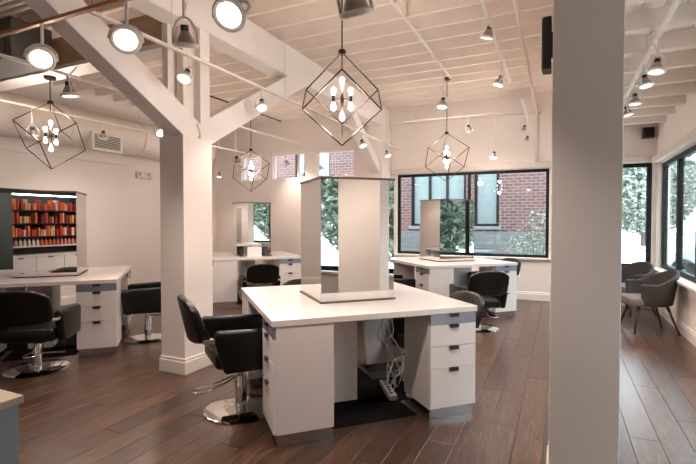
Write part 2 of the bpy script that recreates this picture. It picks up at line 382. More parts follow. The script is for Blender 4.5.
# columns
def column(x0, x1, y0, y1, top, label, base=.155):
    root = empty('column', ((x0+x1)/2, (y0+y1)/2, 0)); struct(root, label, 'column')
    hx, hy = (x1-x0)/2, (y1-y0)/2
    MB().box(-hx, hx, -hy, hy, 0, top).build('shaft', 'wall_paint', root, bevel=.004)
    e = .016
    b = MB().box(-hx-e, hx+e, -hy-e, hy+e, 0, .125).box(-hx-e*.6, hx+e*.6, -hy-e*.6, hy+e*.6, .125, base)
    b.build('base_trim', 'trim_paint', root, bevel=.004)
    return root
CX0, CX1, CY0, CY1 = -3.60, -3.29, 3.35, 3.75
column(CX0, CX1, CY0, CY1, 2.33, 'white boxed column carrying the forked timber braces')
column(HX0, HX1, 2.50, 3.02, RJ-.06, 'smooth grey-white post in the shade with a black speaker')
column(-3.57, -3.27, 8.75, YB-.02, ZJ-.42, 'white column against the back wall beside the wide window')
# main beam along Y, on column
BZ0, BZ1 = 3.44, 3.80
struct(MB().box(-3.55, -3.30, YF, YB, BZ0, BZ1).box(-3.53, -3.32, YF, YB, BZ1, ZJ).build('beam', 'timber_paint', bevel=.008), 'heavy painted timber beam above the forked column', 'beam')
# three post members above the column
for x0, x1, y0, y1 in ((-3.58, -3.50, 3.37, 3.55), (-3.47, -3.39, 3.46, 3.62), (-3.37, -3.30, 3.60, 3.74)):
    struct(MB().box(x0, x1, y0, y1, 2.33, BZ0).build('post', 'timber_paint', bevel=.005), 'slim painted timber post rising from the boxed column', 'post')['group'] = 'posts on the boxed column'
def brace(pA, pB, w, h, label):
    a, b_ = Vector(pA), Vector(pB); d = b_-a; L = d.length; d.normalize()
    side = d.cross(Vector((0, 0, 1))).normalized(); up = side.cross(d)
    M = Matrix((( side.x, d.x, up.x, a.x), (side.y, d.y, up.y, a.y), (side.z, d.z, up.z, a.z), (0, 0, 0, 1)))
    o = MB().box(-w/2, w/2, 0, L, -h/2, h/2).build('brace', 'timber_paint', bevel=.008); o.matrix_world = M
    struct(o, label, 'brace'); return o
brace((-3.42, 3.60, 2.36), (-3.42, 1.55, 3.50), .20, .25, 'timber brace slanting from the column towards the dark ductwork')
brace((-3.40, 3.62, 2.36), (-3.40, 5.75, 3.58), .20, .25, 'timber brace slanting from the column up to the beam end')
brace((-3.42, 8.95, 2.45), (-3.42, 7.3, 3.55), .18, .18, 'timber brace beside the high windows')
# girder to the left wall
gd = empty('girder', (-5.8, 3.55, 3.24)); struct(gd, 'deep painted girder from the column to the side wall', 'beam')
MB().box(-2.2, 2.2, -.07, .07, 0.05, .40).build('web', 'plywood_tan', gd, bevel=.005)
MB().box(-2.2, 2.2, -.13, .13, 0.0, .05).build('flange', 'trim_paint', gd, bevel=.005)
# exterior ground
struct(MB().box(-60, 60, -60, 80, -.5, -.25).build('ground', 'asphalt'), 'pale paving outside the windows', 'ground')
# ================================================================== OUTSIDE
BY = 13.5
def zb(py_): return on_y(434, py_, BY).z
bh = [(on_y(411, 200, BY).x, on_y(466, 200, BY).x, zb(226), 3.9), (on_y(474, 200, BY).x, on_y(499, 200, BY).x, zb(226), 3.9),
      (on_y(295, 166, BY).x, on_y(305, 166, BY).x, 2.3, 4.6), (on_y(316, 166, BY).x, on_y(330, 166, BY).x, 2.3, 4.6), (-11.5, -10.6, 2.3, 4.6)]
bb = empty('brick_building', (-4, BY, -.25)); tag(bb, 'red brick building with dark framed windows outside the glass', 'building')
bw = wall_with_holes('wall', 'y', BY, 0.35, -16.0, 1.3, -.25, 7.5, bh, 'red_brick'); bw.parent = bb; bw.matrix_parent_inverse = Matrix.Translation((4, -BY, .25))
MB().box(-12.2, 5.4, -.1, .45, 7.75, 7.95).build('coping', 'grey_boards', bb)
for i, (a, b_, z0, z1) in enumerate(bh):
    n = 3 if i == 0 else 1
    fr = MB(); A, B_, z0, z1 = a+4, b_+4, z0+.25, z1+.25
    fr.box(A, B_, .10, .18, z0, z0+.07).box(A, B_, .10, .18, z1-.07, z1)
    for k in range(n+1):
        xx = A+(B_-A-.08)*k/n; fr.box(xx, xx+.08, .10, .18, z0+.07, z1-.07)
    f_ = fr.build('window', 'black_metal', bb)
    for k in range(n):
        MB().box(A+(B_-A-.08)*k/n+.08, A+(B_-A-.08)*(k+1)/n, .13, .15, z0+.07, z1-.07).build('pane', 'far_glass', f_)
    MB().box(A-.06, B_+.06, -.05, .10, z0-.09, z0).build('sill', 'grey_boards', bb)
# board fence
fe = empty('board_fence', (-2.0, 11.6, -.25)); tag(fe, 'low grey fence of level boards outside the wide window', 'fence')
for k in range(7): MB().box(-3.6, 2.6, -.012, .012, .05+.205*k, .245+.205*k).build('board', 'grey_boards', fe)
for k in range(5): MB().box(-3.6+1.5*k, -3.5+1.5*k, .012, .1, 0, 1.5).build('fence_post', 'grey_boards', fe)
# patio table outside
pt = empty('patio_table', (-2.15, 10.75, -.25)); tag(pt, 'blue-grey patio table in front of the board fence', 'table')
MB().box(-.75, .75, -.4, .4, 1.02, 1.07).build('table_top', 'patio_blue', pt, bevel=.01)
for sx in (-.68, .68):
    for sy in (-.33, .33): MB().box(sx-.03, sx+.03, sy-.03, sy+.03, 0, 1.02).build('leg', 'patio_blue', pt)
MB().box(-.65, .65, -.33, -.29, .55, .61).build('stretcher', 'patio_blue', pt)
# leafy plants and trees
def leaves(n, rx, rz, size, seed, m, cz):
    rnd = random.Random(seed); mb = MB()
    for _ in range(n):
        while True:
            p = Vector((rnd.uniform(-1, 1), rnd.uniform(-1, 1), rnd.uniform(-1, 1)))
            if 0.25 < p.length < 1: break
        c = Vector((p.x*rx, p.y*rx, cz+p.z*rz)); s = size*rnd.uniform(.6, 1.3)
        a = Vector((rnd.gauss(0, 1), rnd.gauss(0, 1), rnd.gauss(0, .6))).normalized(); b_ = a.cross(Vector((rnd.gauss(0, 1), rnd.gauss(0, 1), rnd.gauss(0, 1)))).normalized()
        mb.add([c-a*s, c+b_*s*.45, c+a*s, c-b_*s*.45], [(0, 1, 2, 3)])
    me = bpy.data.meshes.new('foliage'); me.from_pydata(mb.v, [], mb.f); me.materials.append(MATS[m]); return me
def plant(name, loc, me, trunk, label, cat, group, s=1.0, rz=0):
    r = empty(name, loc, rz); tag(r, label, cat, group); r.scale = (s, s, s)
    f_ = bpy.data.objects.new('foliage', me); COL.objects.link(f_); f_.parent = r
    t = bpy.data.objects.new('trunk', trunk); COL.objects.link(t); t.parent = r
    return r
tm = MB().tube([(0, 0, 0), (.05, 0, 1.2), (-.05, .05, 2.4), (.08, 0, 4.0)], [.17, .14, .12, .05], 8)
for a in range(5): tm.tube([(0, 0, 2.0+.25*a), (math.cos(a*1.3)*.8, math.sin(a*1.3)*.8, 3.0+.3*a), (math.cos(a*1.3)*1.4, math.sin(a*1.3)*1.4, 3.6+.3*a)], [.07, .04, .015], 6)
tm = tm.mesh('trunk', 'bark')
bmh = MB()
for a in range(6): bmh.tube([(0, 0, 0), (math.cos(a)*.15, math.sin(a)*.15, .8), (math.cos(a)*.3, math.sin(a)*.3, 1.6)], [.014, .01, .004], 5)
bmh = bmh.mesh('trunk', 'bark')
fA = leaves(15000, 2.0, 2.3, .115, 3, 'leaf', 2.9); fB = leaves(15000, 2.1, 2.2, .115, 4, 'leaf_pale', 2.7); fS = leaves(900, .5, .85, .045, 5, 'leaf_pale', 1.15)
for i, (x, y, s) in enumerate(((6.0, 5.2, 1.0), (8.0, 10.2, .9), (13.5, 17.5, 1.0), (5.5, 38, 1.5), (-2.5, 36, 1.4), (13, 26, 1.2), (6.5, 0.5, 1.0), (7.5, -4.5, 1.0), (14, 12, 1.1), (13.5, 42, 1.6))):
    plant('street_tree', (x, y, -.25), (fA, fB)[i % 2], tm, ('dark green street tree beyond the ribbon window', 'pale green street tree beyond the ribbon window')[i % 2], 'tree', 'street trees', s, i*1.1)
for i, (px_, Y, s) in enumerate(((541, 10.5, 1.0), (515, 11.05, .7))):
    p = on_y(px_, 230, Y); plant('garden_shrub', (p.x, Y, -.25), fS, bmh, ('pale leafy shrub close outside the wide window', 'pale leafy shrub beside the patio table')[i], 'shrub', None, s, i)
# parked car
cr_ = empty('parked_car', (4.4, 17.0, -.25), 0.2); tag(cr_, 'silver blue car parked beyond the ribbon window', 'car')
MB().prism([(-2.1, .35), (-2.15, .75), (-1.2, .92), (-.6, 1.4), (.8, 1.42), (1.5, .98), (2.1, .9), (2.15, .4)], -.85, .85, 'y').build('body', 'car_paint', cr_, bevel=.06, seg=3)
for s in (-1, 1):
    MB().prism([(-1.02, .96), (-.52, 1.34), (.74, 1.36), (1.25, 1.0)], s*.855, s*.862, 'y').build('side_glass', 'car_glass', cr_)
    for xx in (-1.35, 1.35): MB().tube([(xx, s*.68, .33), (xx, s*.9, .33)], .33, 18).build('wheel', 'tyre', cr_)
# ================================================================== STYLING STATIONS
S2 = math.sqrt(.5)
STN = [((-1.685, 3.60), 'the worktop beside the forked column'), ((-5.60, 3.55), 'the worktop by the dark doorway'), ((-1.70, 7.60), 'the worktop below the wide back window'), ((-5.42, 7.28), 'the worktop under the high windows')]
HALF, ZT, SLAB = .795, .85, .045
CW, CD, TOE = .40, .42, .085
def make_cabinet():
    r = empty('drawer_cabinet')
    MB().box(-CW/2, CW/2, -CD/2+.02, CD/2, TOE, ZT-SLAB).build('body', 'white_laminate', r, bevel=.003)
    MB().box(-CW/2+.012, CW/2-.012, -CD/2+.03, CD/2-.012, 0, TOE).build('toe_kick', 'toe_steel', r)
    z = ZT-SLAB-.003
    for h, m in ((.082, 'brushed_steel'), (.165, 'white_laminate'), (.165, 'white_laminate'), (.302, 'white_laminate')):
        d = MB().box(-CW/2+.002, CW/2-.002, -CD/2, -CD/2+.02, z-h+.004, z).build('drawer', m, r, bevel=.002)
        if m == 'brushed_steel': d['label'] = 'brushed steel top drawer'
        MB().box(-.038, .038, -CD/2-.016, -CD/2+.004, z-.008, z+.0015).box(-.038, .038, -CD/2-.016, -CD/2-.013, z-.024, z-.008).build('handle', 'pull_dark', d)
        z -= h
    return r
cab0 = make_cabinet(); used = False
def make_tower():
    r = empty('mirror_tower'); w = .315; h = 1.0
    MB().box(-w-.012, w+.012, -w-.012, w+.012, 0, .014).build('base_plate', 'mirror_edge', r, bevel=.002)
    MB().box(-w+.012, w-.012, -w+.012, w-.012, .014, h-.018).build('core', 'black_plastic', r)
    pm = MB().box(-w+.0005, w-.0005, -w, -w+.010, .014, h-.018).mesh('mirror_panel', 'mirror')
    for k in range(4):
        o = bpy.data.objects.new('mirror_panel', pm); COL.objects.link(o); o.parent = r; o.rotation_euler = (0, 0, k*PI/2)
        if k % 2: o.scale = (.965, 1, 1)
    MB().box(-w-.008, w+.008, -w-.008, w+.008, h-.018, h).build('top_cap', 'mirror_edge', r, bevel=.002)
    return r
tow0 = make_tower()
# labels per station and corner k: 0 = (+u,-v) facing -v, 1 = facing +u, 2 = facing +v, 3 = facing -u
CABL = {
 (0, 0): 'white drawer cabinet with steel top drawer beside the open knee space', (0, 3): 'white drawer cabinet next to the black chair at the near worktop', (0, 1): 'white drawer cabinet at the rear corner of the near worktop, by the power cables', (0, 2): 'white drawer cabinet at the near worktop corner closest to the forked column',
 (1, 0): 'white drawer cabinet between two black chairs at the worktop by the dark doorway', (1, 1): 'white drawer cabinet behind the side-on black chair at the doorway worktop', (1, 2): 'white drawer cabinet of the doorway worktop on the side facing the beige wall', (1, 3): 'white drawer cabinet of the doorway worktop nearest the doorway',
 (2, 0): 'white drawer cabinet right of the black chair under the wide back window', (2, 1): 'white drawer cabinet of the back window worktop closest to the window', (2, 2): 'white drawer cabinet of the back window worktop near the back column', (2, 3): 'white drawer cabinet of the back window worktop facing the forked column',
 (3, 0): 'white drawer cabinet partly behind a chair back under the high windows', (3, 1): 'white drawer cabinet of the high window worktop near the back column', (3, 2): 'white drawer cabinet of the high window worktop against the back corner', (3, 3): 'white side panel cabinet of the high window worktop beside the forked column'}
TOWL = ['tall mirrored box on the near worktop beside the forked column', 'mirrored box reflecting shelves of red and orange boxes', 'mirrored box in front of the wide back window', 'mirrored box with small salon items before it under the high windows']
WTL = ['square white worktop at the centre, cables beneath it', 'square white worktop by the dark doorway', 'square white worktop below the wide back window', 'square white worktop under the high windows']
for si, ((sx, sy), nm) in enumerate(STN):
    w = empty('worktop', (sx, sy, 0), PI/4); tag(w, WTL[si], 'table', 'salon worktops')
    MB().box(-HALF, HALF, -HALF, HALF, ZT-SLAB, ZT).build('top_slab', 'worktop_white', w, bevel=.004)
    pd = MB().box(-.22, .035, -.2, .2, 0, ZT-SLAB).build('support_pedestal', 'white_laminate', bevel=.003); pd.location = (sx, sy, 0); pd.rotation_euler = (0, 0, PI/4)
    tag(pd, 'plain white support block under '+nm, 'pedestal', 'worktop supports')
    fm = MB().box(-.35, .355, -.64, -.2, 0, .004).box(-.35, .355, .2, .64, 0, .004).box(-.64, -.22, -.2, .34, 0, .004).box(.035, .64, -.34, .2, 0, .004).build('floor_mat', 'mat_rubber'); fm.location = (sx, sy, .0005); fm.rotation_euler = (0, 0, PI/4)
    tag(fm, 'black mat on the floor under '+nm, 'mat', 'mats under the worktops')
    for k in range(4):
        c = copy_tree(cab0) if used else cab0; used = True
        px_, py_ = HALF-.008-CW/2, -(HALF-.008-CD/2)
        for _ in range(k): px_, py_ = -py_, px_
        ang = PI/4; c.location = (sx+(px_-py_)*S2, sy+(px_+py_)*S2, 0); c.rotation_euler = (0, 0, ang+k*PI/2)
        tag(c, CABL[(si, k)], 'cabinet', 'drawer cabinets under the worktops')
    t = tow0 if si == 0 else copy_tree(tow0)
    t.location = (sx, sy, ZT); t.rotation_euler = (0, 0, PI/4); tag(t, TOWL[si], 'mirror', 'mirror boxes on the worktops')
# ================================================================== SALON CHAIRS
def rbox(mb, cx, cy_, cz, sx, sy, sz, M=None):
    mb.box(cx-sx/2, cx+sx/2, cy_-sy/2, cy_+sy/2, cz-sz/2, cz+sz/2, M); return mb
def make_salon_chair():
    r = empty('salon_chair')
    MB().box(-.245, .245, -.24, .26, .42, .54).build('seat', 'black_leather', r, bevel=.035, seg=4)
    for s in (-1, 1):
        a = MB().prism([(-.19, .41), (.25, .41), (.27, .66), (.26, .70), (-.24, .725), (-.27, .68)], s*.25, s*.325, 'x').build('armrest', 'black_leather', r, bevel=.022, seg=4)
        MB().box(min(s*.262, s*.313), max(s*.262, s*.313), -.34, -.22, .645, .675).build('bracket', 'chrome', a, bevel=.004)
    # curved backrest
    mb = MB(); n = 12; rows = 6
    grid = {}
    for side in (0, 1):
        for i in range(n+1):
            x = -.275+.55*i/n; cv = .055*(x/.275)**2
            for j in range(rows+1):
                t = j/rows; z = .615+.335*t*(1-.22*abs(x/.275)**3.5)+.03*(1-t)*abs(x/.275)**3; th = .085*(1-.3*t)
                yy = -.315-.10*t+cv-(th if side else 0)
                grid[(side, i, j)] = len(mb.v); mb.v.append((x*(1-.06*abs(t-.5)), yy, z))
    for side in (0, 1):
        for i in range(n):
            for j in range(rows):
                q = (grid[(side, i, j)], grid[(side, i+1, j)], grid[(side, i+1, j+1)], grid[(side, i, j+1)]); mb.f.append(q if side else q[::-1])
    for i in range(n):
        for j in (0, rows): mb.f.append((grid[(0, i, j)], grid[(0, i+1, j)], grid[(1, i+1, j)], grid[(1, i, j)]))
    for j in range(rows):
        for i in (0, n): mb.f.append((grid[(0, i, j)], grid[(0, i, j+1)], grid[(1, i, j+1)], grid[(1, i, j)]))
    mb.build('backrest', 'black_leather', r, bevel=.02, seg=4, smooth=True)
    MB().box(-.12, .12, -.12, .12, .385, .42).build('seat_plate', 'black_metal', r, bevel=.006)
    smooth_by_angle(MB().lathe([(.028, .19), (.028, .39)], 20).build('upper_pole', 'chrome', r))
    smooth_by_angle(MB().lathe([(.045, .025), (.045, .27), (.040, .28)], 24).build('lower_pole', 'chrome', r))
    smooth_by_angle(MB().lathe([(.0, 0), (.285, 0), (.29, .006), (.27, .018), (.12, .028), (.055, .034), (.0, .034)], 48).build('base_disc', 'chrome', r))
    MB().tube([(.03, -.03, .29), (.10, -.12, .27), (.14, -.27, .235), (.12, -.37, .225), (.05, -.40, .225), (.02, -.34, .225), (.05, -.25, .24), (.03, -.06, .29)], .008, 8).build('pump_lever', 'chrome', r, smooth=True)
    # footrest
    MB().tube([(-.12, .1, .40), (-.12, .34, .33), (-.12, .40, .15), (.12, .40, .15), (.12, .34, .33), (.12, .1, .40)], .011, 8).build('footrest', 'chrome', r, smooth=True)
    return r
ch0 = make_salon_chair()
pa = on_z(239, 411, 0) + Vector((-.012, .040, 0))
CH = [((pa.x, pa.y), (.86, 1.1), .015, 'black salon chair on round chrome base beside the near worktop'),
      ((-4.78, 2.86), (-.8, 1.05), .08, 'black salon chair seen from behind at the worktop by the doorway'),
      ((-4.76, 4.22), (-1, -.95), .02, 'black salon chair seen side-on between doorway worktop and column'),
      ((-1.02, 6.55), (-.55, .9), .09, 'black salon chair facing the worktop below the wide back window'),
      ((-4.76, 6.62), (-1, 1), .15, 'black salon chair with gap under its back, before the small mirrored box'),
      ((-1.09, 4.25), (-1, -1), .13, 'black salon chair whose curved back rises behind the near worktop'),
      ((-2.32, 4.17), (1, -1), .09, 'dark salon chair half hidden between near worktop and tall mirrored box'),
      ((-2.36, 6.94), (1, 1), .09, 'black salon chair tucked under the corner of the back window worktop'),
      ((-1.05, 8.24), (-1, -1), .09, 'black salon chair between the back window worktop and the window')]
for i, ((x, y), d, z, lab) in enumerate(CH):
    c = ch0 if i == 0 else copy_tree(ch0)
    c.location = (x, y, 0); c.rotation_euler = (0, 0, math.atan2(-d[0], d[1])); tag(c, lab, 'chair', 'black salon chairs')
    for q in c.children:
        if q.name.split('.')[0] in ('seat', 'armrest', 'backrest', 'seat_plate', 'upper_pole', 'footrest'): q.location.z -= z
# small items on worktop under high windows
def small(px_, py_, Z): p = on_z(px_, py_, Z); return p
t4 = STN[3][0]
def st_pos(si, u, v): (sx, sy), _ = STN[si]; return (sx+(u-v)*S2, sy+(u+v)*S2)
x, y = st_pos(3, -.02, -.47)
b_ = empty('tissue_box', (x, y, ZT), PI/4); tag(b_, 'plain white box in front of the mirrored box under the high windows', 'box')
MB().box(-.13, .13, -.06, .06, 0, .17).build('carton', 'white_laminate', b_, bevel=.004); MB().box(-.07, .07, -.025, .025, .17, .178).build('opening', 'cable_white', b_)
x, y = st_pos(3, -.25, -.46)
b_ = empty('spray_bottle', (x, y, ZT), .3); tag(b_, 'small black bottle beside the plain white box', 'bottle')
smooth_by_angle(MB().lathe([(0, 0), (.033, 0), (.035, .01), (.035, .10), (.014, .125), (.014, .14)], 18).build('flask', 'black_plastic', b_)); MB().box(-.012, .04, -.01, .01, .14, .165).build('nozzle', 'black_plastic', b_, bevel=.003)
x, y = st_pos(3, .22, -.45)
b_ = empty('card_stand', (x, y, ZT), PI/4+.3); tag(b_, 'black leaning card stand near the edge of the small mirrored box', 'stand')
MB().box(-.07, .07, -.05, .05, 0, .012).build('foot', 'black_plastic', b_); MB().box(-.06, .06, -.004, .004, 0, .16, Matrix.Translation((0, .02, .01)) @ Matrix.Rotation(-.35, 4, 'X')).build('panel', 'black_plastic', b_)
# mat and cables under the near worktop
x, y = STN[0][0]
# power strip and cables
p = on_z(388, 393, 0.0); b_ = empty('power_strip', (p.x, p.y, .005), math.atan2(-.49, .32)); tag(b_, 'grey power strip with white cables lying under the near worktop', 'power strip')
MB().box(-.19, .19, -.035, .035, .0, .045).build('housing', 'cable_white', b_, bevel=.006)
for k in range(5): MB().box(-.15+.07*k-.014, -.15+.07*k+.014, -.014, .014, .045, .048).build('socket', 'black_plastic', b_)
rnd = random.Random(11)
wpt = empty('cable_bundle', (p.x, p.y+.05, 0)); tag(wpt, 'looping white cables hanging under the near worktop', 'cable')
for k in range(4):
    pts = []; n = 44
    for q in range(n+1):
        t = q/n; loop = math.sin(PI*t)
        pts.append((-.03+.03*k-.09*math.sin(t*PI*1.4+.5*k)*loop+.03*math.sin(2*PI*t*(2+.3*k)+k)*loop, .12-.05*k-.14*t+.045*math.cos(2*PI*t*(2+.3*k)+k)*loop, max(.014, (ZT-SLAB)*(1-t)+.05*loop*math.sin(2*PI*t*(2+.3*k)))))
    MB().tube(pts, .006, 6).build('cable', 'cable_white', wpt, smooth=True)
# front counter at the frame corner
p = on_z(24, 395, ZT); b_ = empty('counter', (p.x, p.y, 0)); tag(b_, 'blue-grey panelled counter end with tan edged top', 'counter')
MB().box(-.62, -.012, -2.0, -.012, .08, ZT-.03).build('body', 'grey_laminate', b_, bevel=.003); MB().box(-.58, -.05, -1.95, -.05, 0, .08).build('toe_kick', 'toe_steel', b_)
MB().box(-.64, 0, -2.02, 0, ZT-.03, ZT).build('top_slab', 'grille_tan', b_, bevel=.003)
# ================================================================== UPHOLSTERED CHAIRS AND LOW TABLE
def make_tub():
    r = empty('tub_chair')
    mb = MB(); n = 28; idx = {}
    for i in range(n+1):
        a = -PI*.70+PI*1.40*i/n            # 0 = back
        k = max(0, math.cos(a)); top = .66+.17*(k**1.2); bot = .37
        rx, ry = .29, .29
        for j in range(6):
            t = j/5; z = bot+(top-bot)*t; fl_ = 1+.12*t
            mb.v.append((math.sin(a)*rx*fl_, -math.cos(a)*ry*fl_-.05*t*k, z)); idx[(i, j)] = len(mb.v)-1
    for i in range(n):
        for j in range(5): mb.f.append((idx[(i, j)], idx[(i+1, j)], idx[(i+1, j+1)], idx[(i, j+1)]))
    o = bpy.data.objects.new('shell', mb.mesh('shell', 'grey_fabric')); COL.objects.link(o); o.parent = r
    for p_ in o.data.polygons: p_.use_smooth = True
    sd = o.modifiers.new('thick', 'SOLIDIFY'); sd.thickness = .045; sd.offset = -1
    bv = o.modifiers.new('bevel', 'BEVEL'); bv.width = .018; bv.segments = 3; bv.limit_method = 'ANGLE'
    MB().prism([(math.sin(a)*.265, -math.cos(a)*.265) for a in [PI*2*q/24 for q in range(24)] if -math.cos(a)*.265 < .12]+[(-.25, .27), (.25, .27)][::1] if False else [(-.25, -.10), (-.17, -.22), (0, -.26), (.17, -.22), (.25, -.10), (.26, .24), (.20, .30), (-.20, .30), (-.26, .24)], .36, .47).build('seat', 'seat_fabric', r, bevel=.025, seg=4)
    for sx, sy in ((-1, -1), (1, -1), (-1, 1), (1, 1)):
        MB().tube([(sx*.17, sy*.17, .37), (sx*.25, sy*.25 if sy > 0 else -.29, 0)], [.021, .012], 8).build('leg', 'walnut', r, smooth=True)
    return r
tub0 = make_tub()
tub0.location = (1.11, 7.38, 0); tub0.rotation_euler = (0, 0, math.atan2(1, -.25)); tag(tub0, 'taupe upholstered tub chair with pale seat below the ribbon window', 'chair', 'upholstered tub chairs')
tb2 = copy_tree(tub0); tb2.location = (1.04, 8.62, 0); tb2.rotation_euler = (0, 0, math.atan2(.75, -.7)); tag(tb2, 'grey upholstered tub chair in the corner behind the low table', 'chair', 'upholstered tub chairs')
lt = empty('low_table', (.52, 8.02, 0)); tag(lt, 'small dark round table between the tub chairs', 'table')
smooth_by_angle(MB().lathe([(0, .535), (.27, .535), (.275, .545), (.275, .56), (.27, .565), (0, .565)], 40).build('table_top', 'table_dark', lt))
smooth_by_angle(MB().lathe([(.02, .02), (.02, .535)], 16).build('stem', 'black_metal', lt)); smooth_by_angle(MB().lathe([(0, 0), (.19, 0), (.19, .012), (.03, .03), (0, .03)], 32).build('foot', 'black_metal', lt))
# ================================================================== PENDANTS
def point_light(name, loc, w, parent=None, r=.03):
    l = bpy.data.lights.new(name, 'POINT'); l.energy = w; l.color = WARM; l.shadow_soft_size = r
    o = bpy.data.objects.new(name, l); COL.objects.link(o); o.location = loc
    if parent: o.parent = parent
    return o
EDGE = .462
def pendant(si, zt, ztop, az, label, tilt=0.0):
    (sx, sy), _ = STN[si]
    if si == 0: sx -= .03
    r = empty('cube_pendant', (sx, sy, 0)); tag(r, label, 'pendant light', 'open cube pendants')
    smooth_by_angle(MB().lathe([(0, ztop-.03), (.06, ztop-.03), (.065, ztop-.02), (.065, ztop), (0, ztop)], 24).build('canopy', 'bronze', r))
    MB().tube([(0, 0, zt), (0, 0, ztop-.025)], .0065, 10).build('rod', 'bronze', r, smooth=True)
    R_ = EDGE*math.sqrt(2/3); h = EDGE/math.sqrt(3)
    up = [Vector((R_*math.cos(az+k*2*PI/3), R_*math.sin(az+k*2*PI/3), zt-h)) for k in range(3)]
    lo = [Vector((R_*math.cos(az+PI/3+k*2*PI/3), R_*math.sin(az+PI/3+k*2*PI/3), zt-2*h)) for k in range(3)]
    T_, B_ = Vector((0, 0, zt)), Vector((0, 0, zt-3*h))
    for a, b2 in [(T_, u) for u in up]+[(B_, l) for l in lo]+[(up[k], lo[k]) for k in range(3)]+[(up[k], lo[(k-1) % 3]) for k in range(3)]:
        MB().tube([a, b2], .0065, 6).build('cage_bar', 'bronze', r)
    smooth_by_angle(MB().lathe([(0, zt-.02), (.03, zt-.02), (.034, zt-.01), (.03, zt+.02), (.012, zt+.03), (0, zt+.03)], 16).build('top_hub', 'bronze', r))
    zc = zt-1.5*h
    MB().tube([(0, 0, zt), (0, 0, zt-.10)], .005, 8).build('stem', 'bronze', r)
    MB().tube([(0, 0, zc+.12), (0, 0, zc-.12)], .017, 12).build('core', 'bronze', r, smooth=True)
    def bulb(c, up_):
        s = 1 if up_ else -1
        M = Matrix.Translation(c) @ Matrix.Scale(s, 4, Vector((0, 0, 1)))
        smooth_by_angle(MB().lathe([(0, 0), (.012, 0), (.013, .010), (.021, .032), (.023, .044), (.019, .058), (.009, .067), (0, .069)], 14, M).build('bulb', 'bulb_lit', r))
    bulb(Vector((0, 0, zc+.12)), True); bulb(Vector((0, 0, zc-.12)), False)
    for k in range(2):
        a = az+PI/2+k*PI; e = Vector((.075*math.cos(a), .075*math.sin(a), zc))
        MB().tube([(0, 0, zc), e], .007, 8).build('arm', 'bronze', r); MB().tube([e+Vector((0, 0, .03)), e-Vector((0, 0, .03))], .013, 10).build('socket', 'bronze', r)
        bulb(e+Vector((0, 0, .03)), True); bulb(e-Vector((0, 0, .03)), False)
    for z_ in (.17, -.17): point_light('bulb_light', (.0, .0, zc+z_), BULB_W, r, .05)
    return r
az0 = math.atan2(-3.58, 1.69)
pendant(0, 2.955, ZJ, az0, 'open cube pendant with lit bulbs over the near worktop')
pendant(1, 2.93, 3.24, math.atan2(-3.55, 5.6)+.75, 'open cube pendant with lit bulbs hung from the girder by the doorway')
pendant(3, 2.87, ZD, math.atan2(-7.28, 5.42)+PI/3+.12, 'open cube pendant with lit bulbs before the high windows')
pendant(2, 2.955, ZJ, math.atan2(-7.6, 1.7)+PI/3+.16, 'open cube pendant with lit bulbs before the wide back window')
# ================================================================== TRACK LIGHTING
ZTR = 3.0
def rail(name, a, b_, m, label, r=(.018, .012), hangers=(), ztop=None):
    a, b_ = Vector(a), Vector(b_); rt = empty(name, a); tag(rt, label, 'light track')
    d = b_-a
    if abs(d.x) > abs(d.y): MB().box(0, d.x, -r[0], r[0], -r[1], r[1]).build('rail', m, rt, bevel=.003)
    else: MB().box(-r[0], r[0], 0, d.y, -r[1], r[1]).build('rail', m, rt, bevel=.003)
    for h in hangers:
        q = d.normalized()*h
        MB().tube([q+Vector((0, 0, r[1])), q+Vector((0, 0, (ztop or ZJ)-a.z))], .004, 6).build('hanger', m, rt)
    return rt
XA, XD, XRT, YC = -3.06, -.67, .72, 2.06
rail('light_track', (-5.2, YC, 2.9), (0-.4, YC, 2.9), 'copper_rail', 'copper toned light track across the near ceiling', hangers=(.5, 2.4, 4.3), ztop=ZD)
rail('light_track', (XA, 2.2, ZTR), (XA, 9.2, ZTR), 'track_white', 'white light track passing in front of the forked column', hangers=(.8, 2.6, 4.4, 6.2), ztop=ZD)
rail('light_track', (XD, 3.0, 3.55), (XD, 7.2, 3.55), 'track_white', 'white light track leading to the brick view window', hangers=(1.0, 3.6), ztop=ZD)
rail('light_track', (XRT, 2.0, 3.0), (XRT, 9.2, 3.0), 'track_white', 'white light track in the low window bay', hangers=(1.5, 3.0, 4.6, 6.0), ztop=RD)
rail('light_track', (-6.4, 1.5, 3.02), (-6.4, 9.0, 3.02), 'track_white', 'white light track beside the wall duct', hangers=(.9, 4.0, 6.0), ztop=ZD)
rail('light_track', (-7.6, 8.75, 2.98), (-3.7, 8.75, 2.98), 'track_white', 'white light track crossing the high windows', hangers=(.6, 2.2), ztop=ZD)
def make_head():
    r = empty('track_head')    # points along -Z, pivot at origin, lens at z=-.19
    smooth_by_angle(MB().lathe([(.026, -.085), (.034, -.10), (.046, -.125), (.060, -.15), (.066, -.178), (.060, -.185)], 28).build('reflector', 'lamp_back', r))
    smooth_by_angle(MB().lathe([(.066, -.170), (.080, -.172), (.090, -.182), (.090, -.198), (.080, -.206), (.066, -.20), (.062, -.188)], 28).build('bezel', 'lamp_white', r))
    smooth_by_angle(MB().lathe([(0, -.050), (.026, -.050), (.030, -.06), (.030, -.10), (0, -.10)], 18).build('lamp_socket', 'black_plastic', r))
    MB().tube([(.092, 0, -.188), (.086, 0, -.10), (.050, 0, -.025), (.02, 0, -.002), (-.02, 0, -.002), (-.050, 0, -.025), (-.086, 0, -.10), (-.092, 0, -.188)], .0095, 8).build('yoke', 'lamp_white', r, smooth=True)
    smooth_by_angle(MB().lathe([(0, -.188), (.060, -.188), (.060, -.192), (0, -.194)], 28).build('lens', 'lens_lit', r))
    return r
hd0 = make_head(); hd_used = [False]
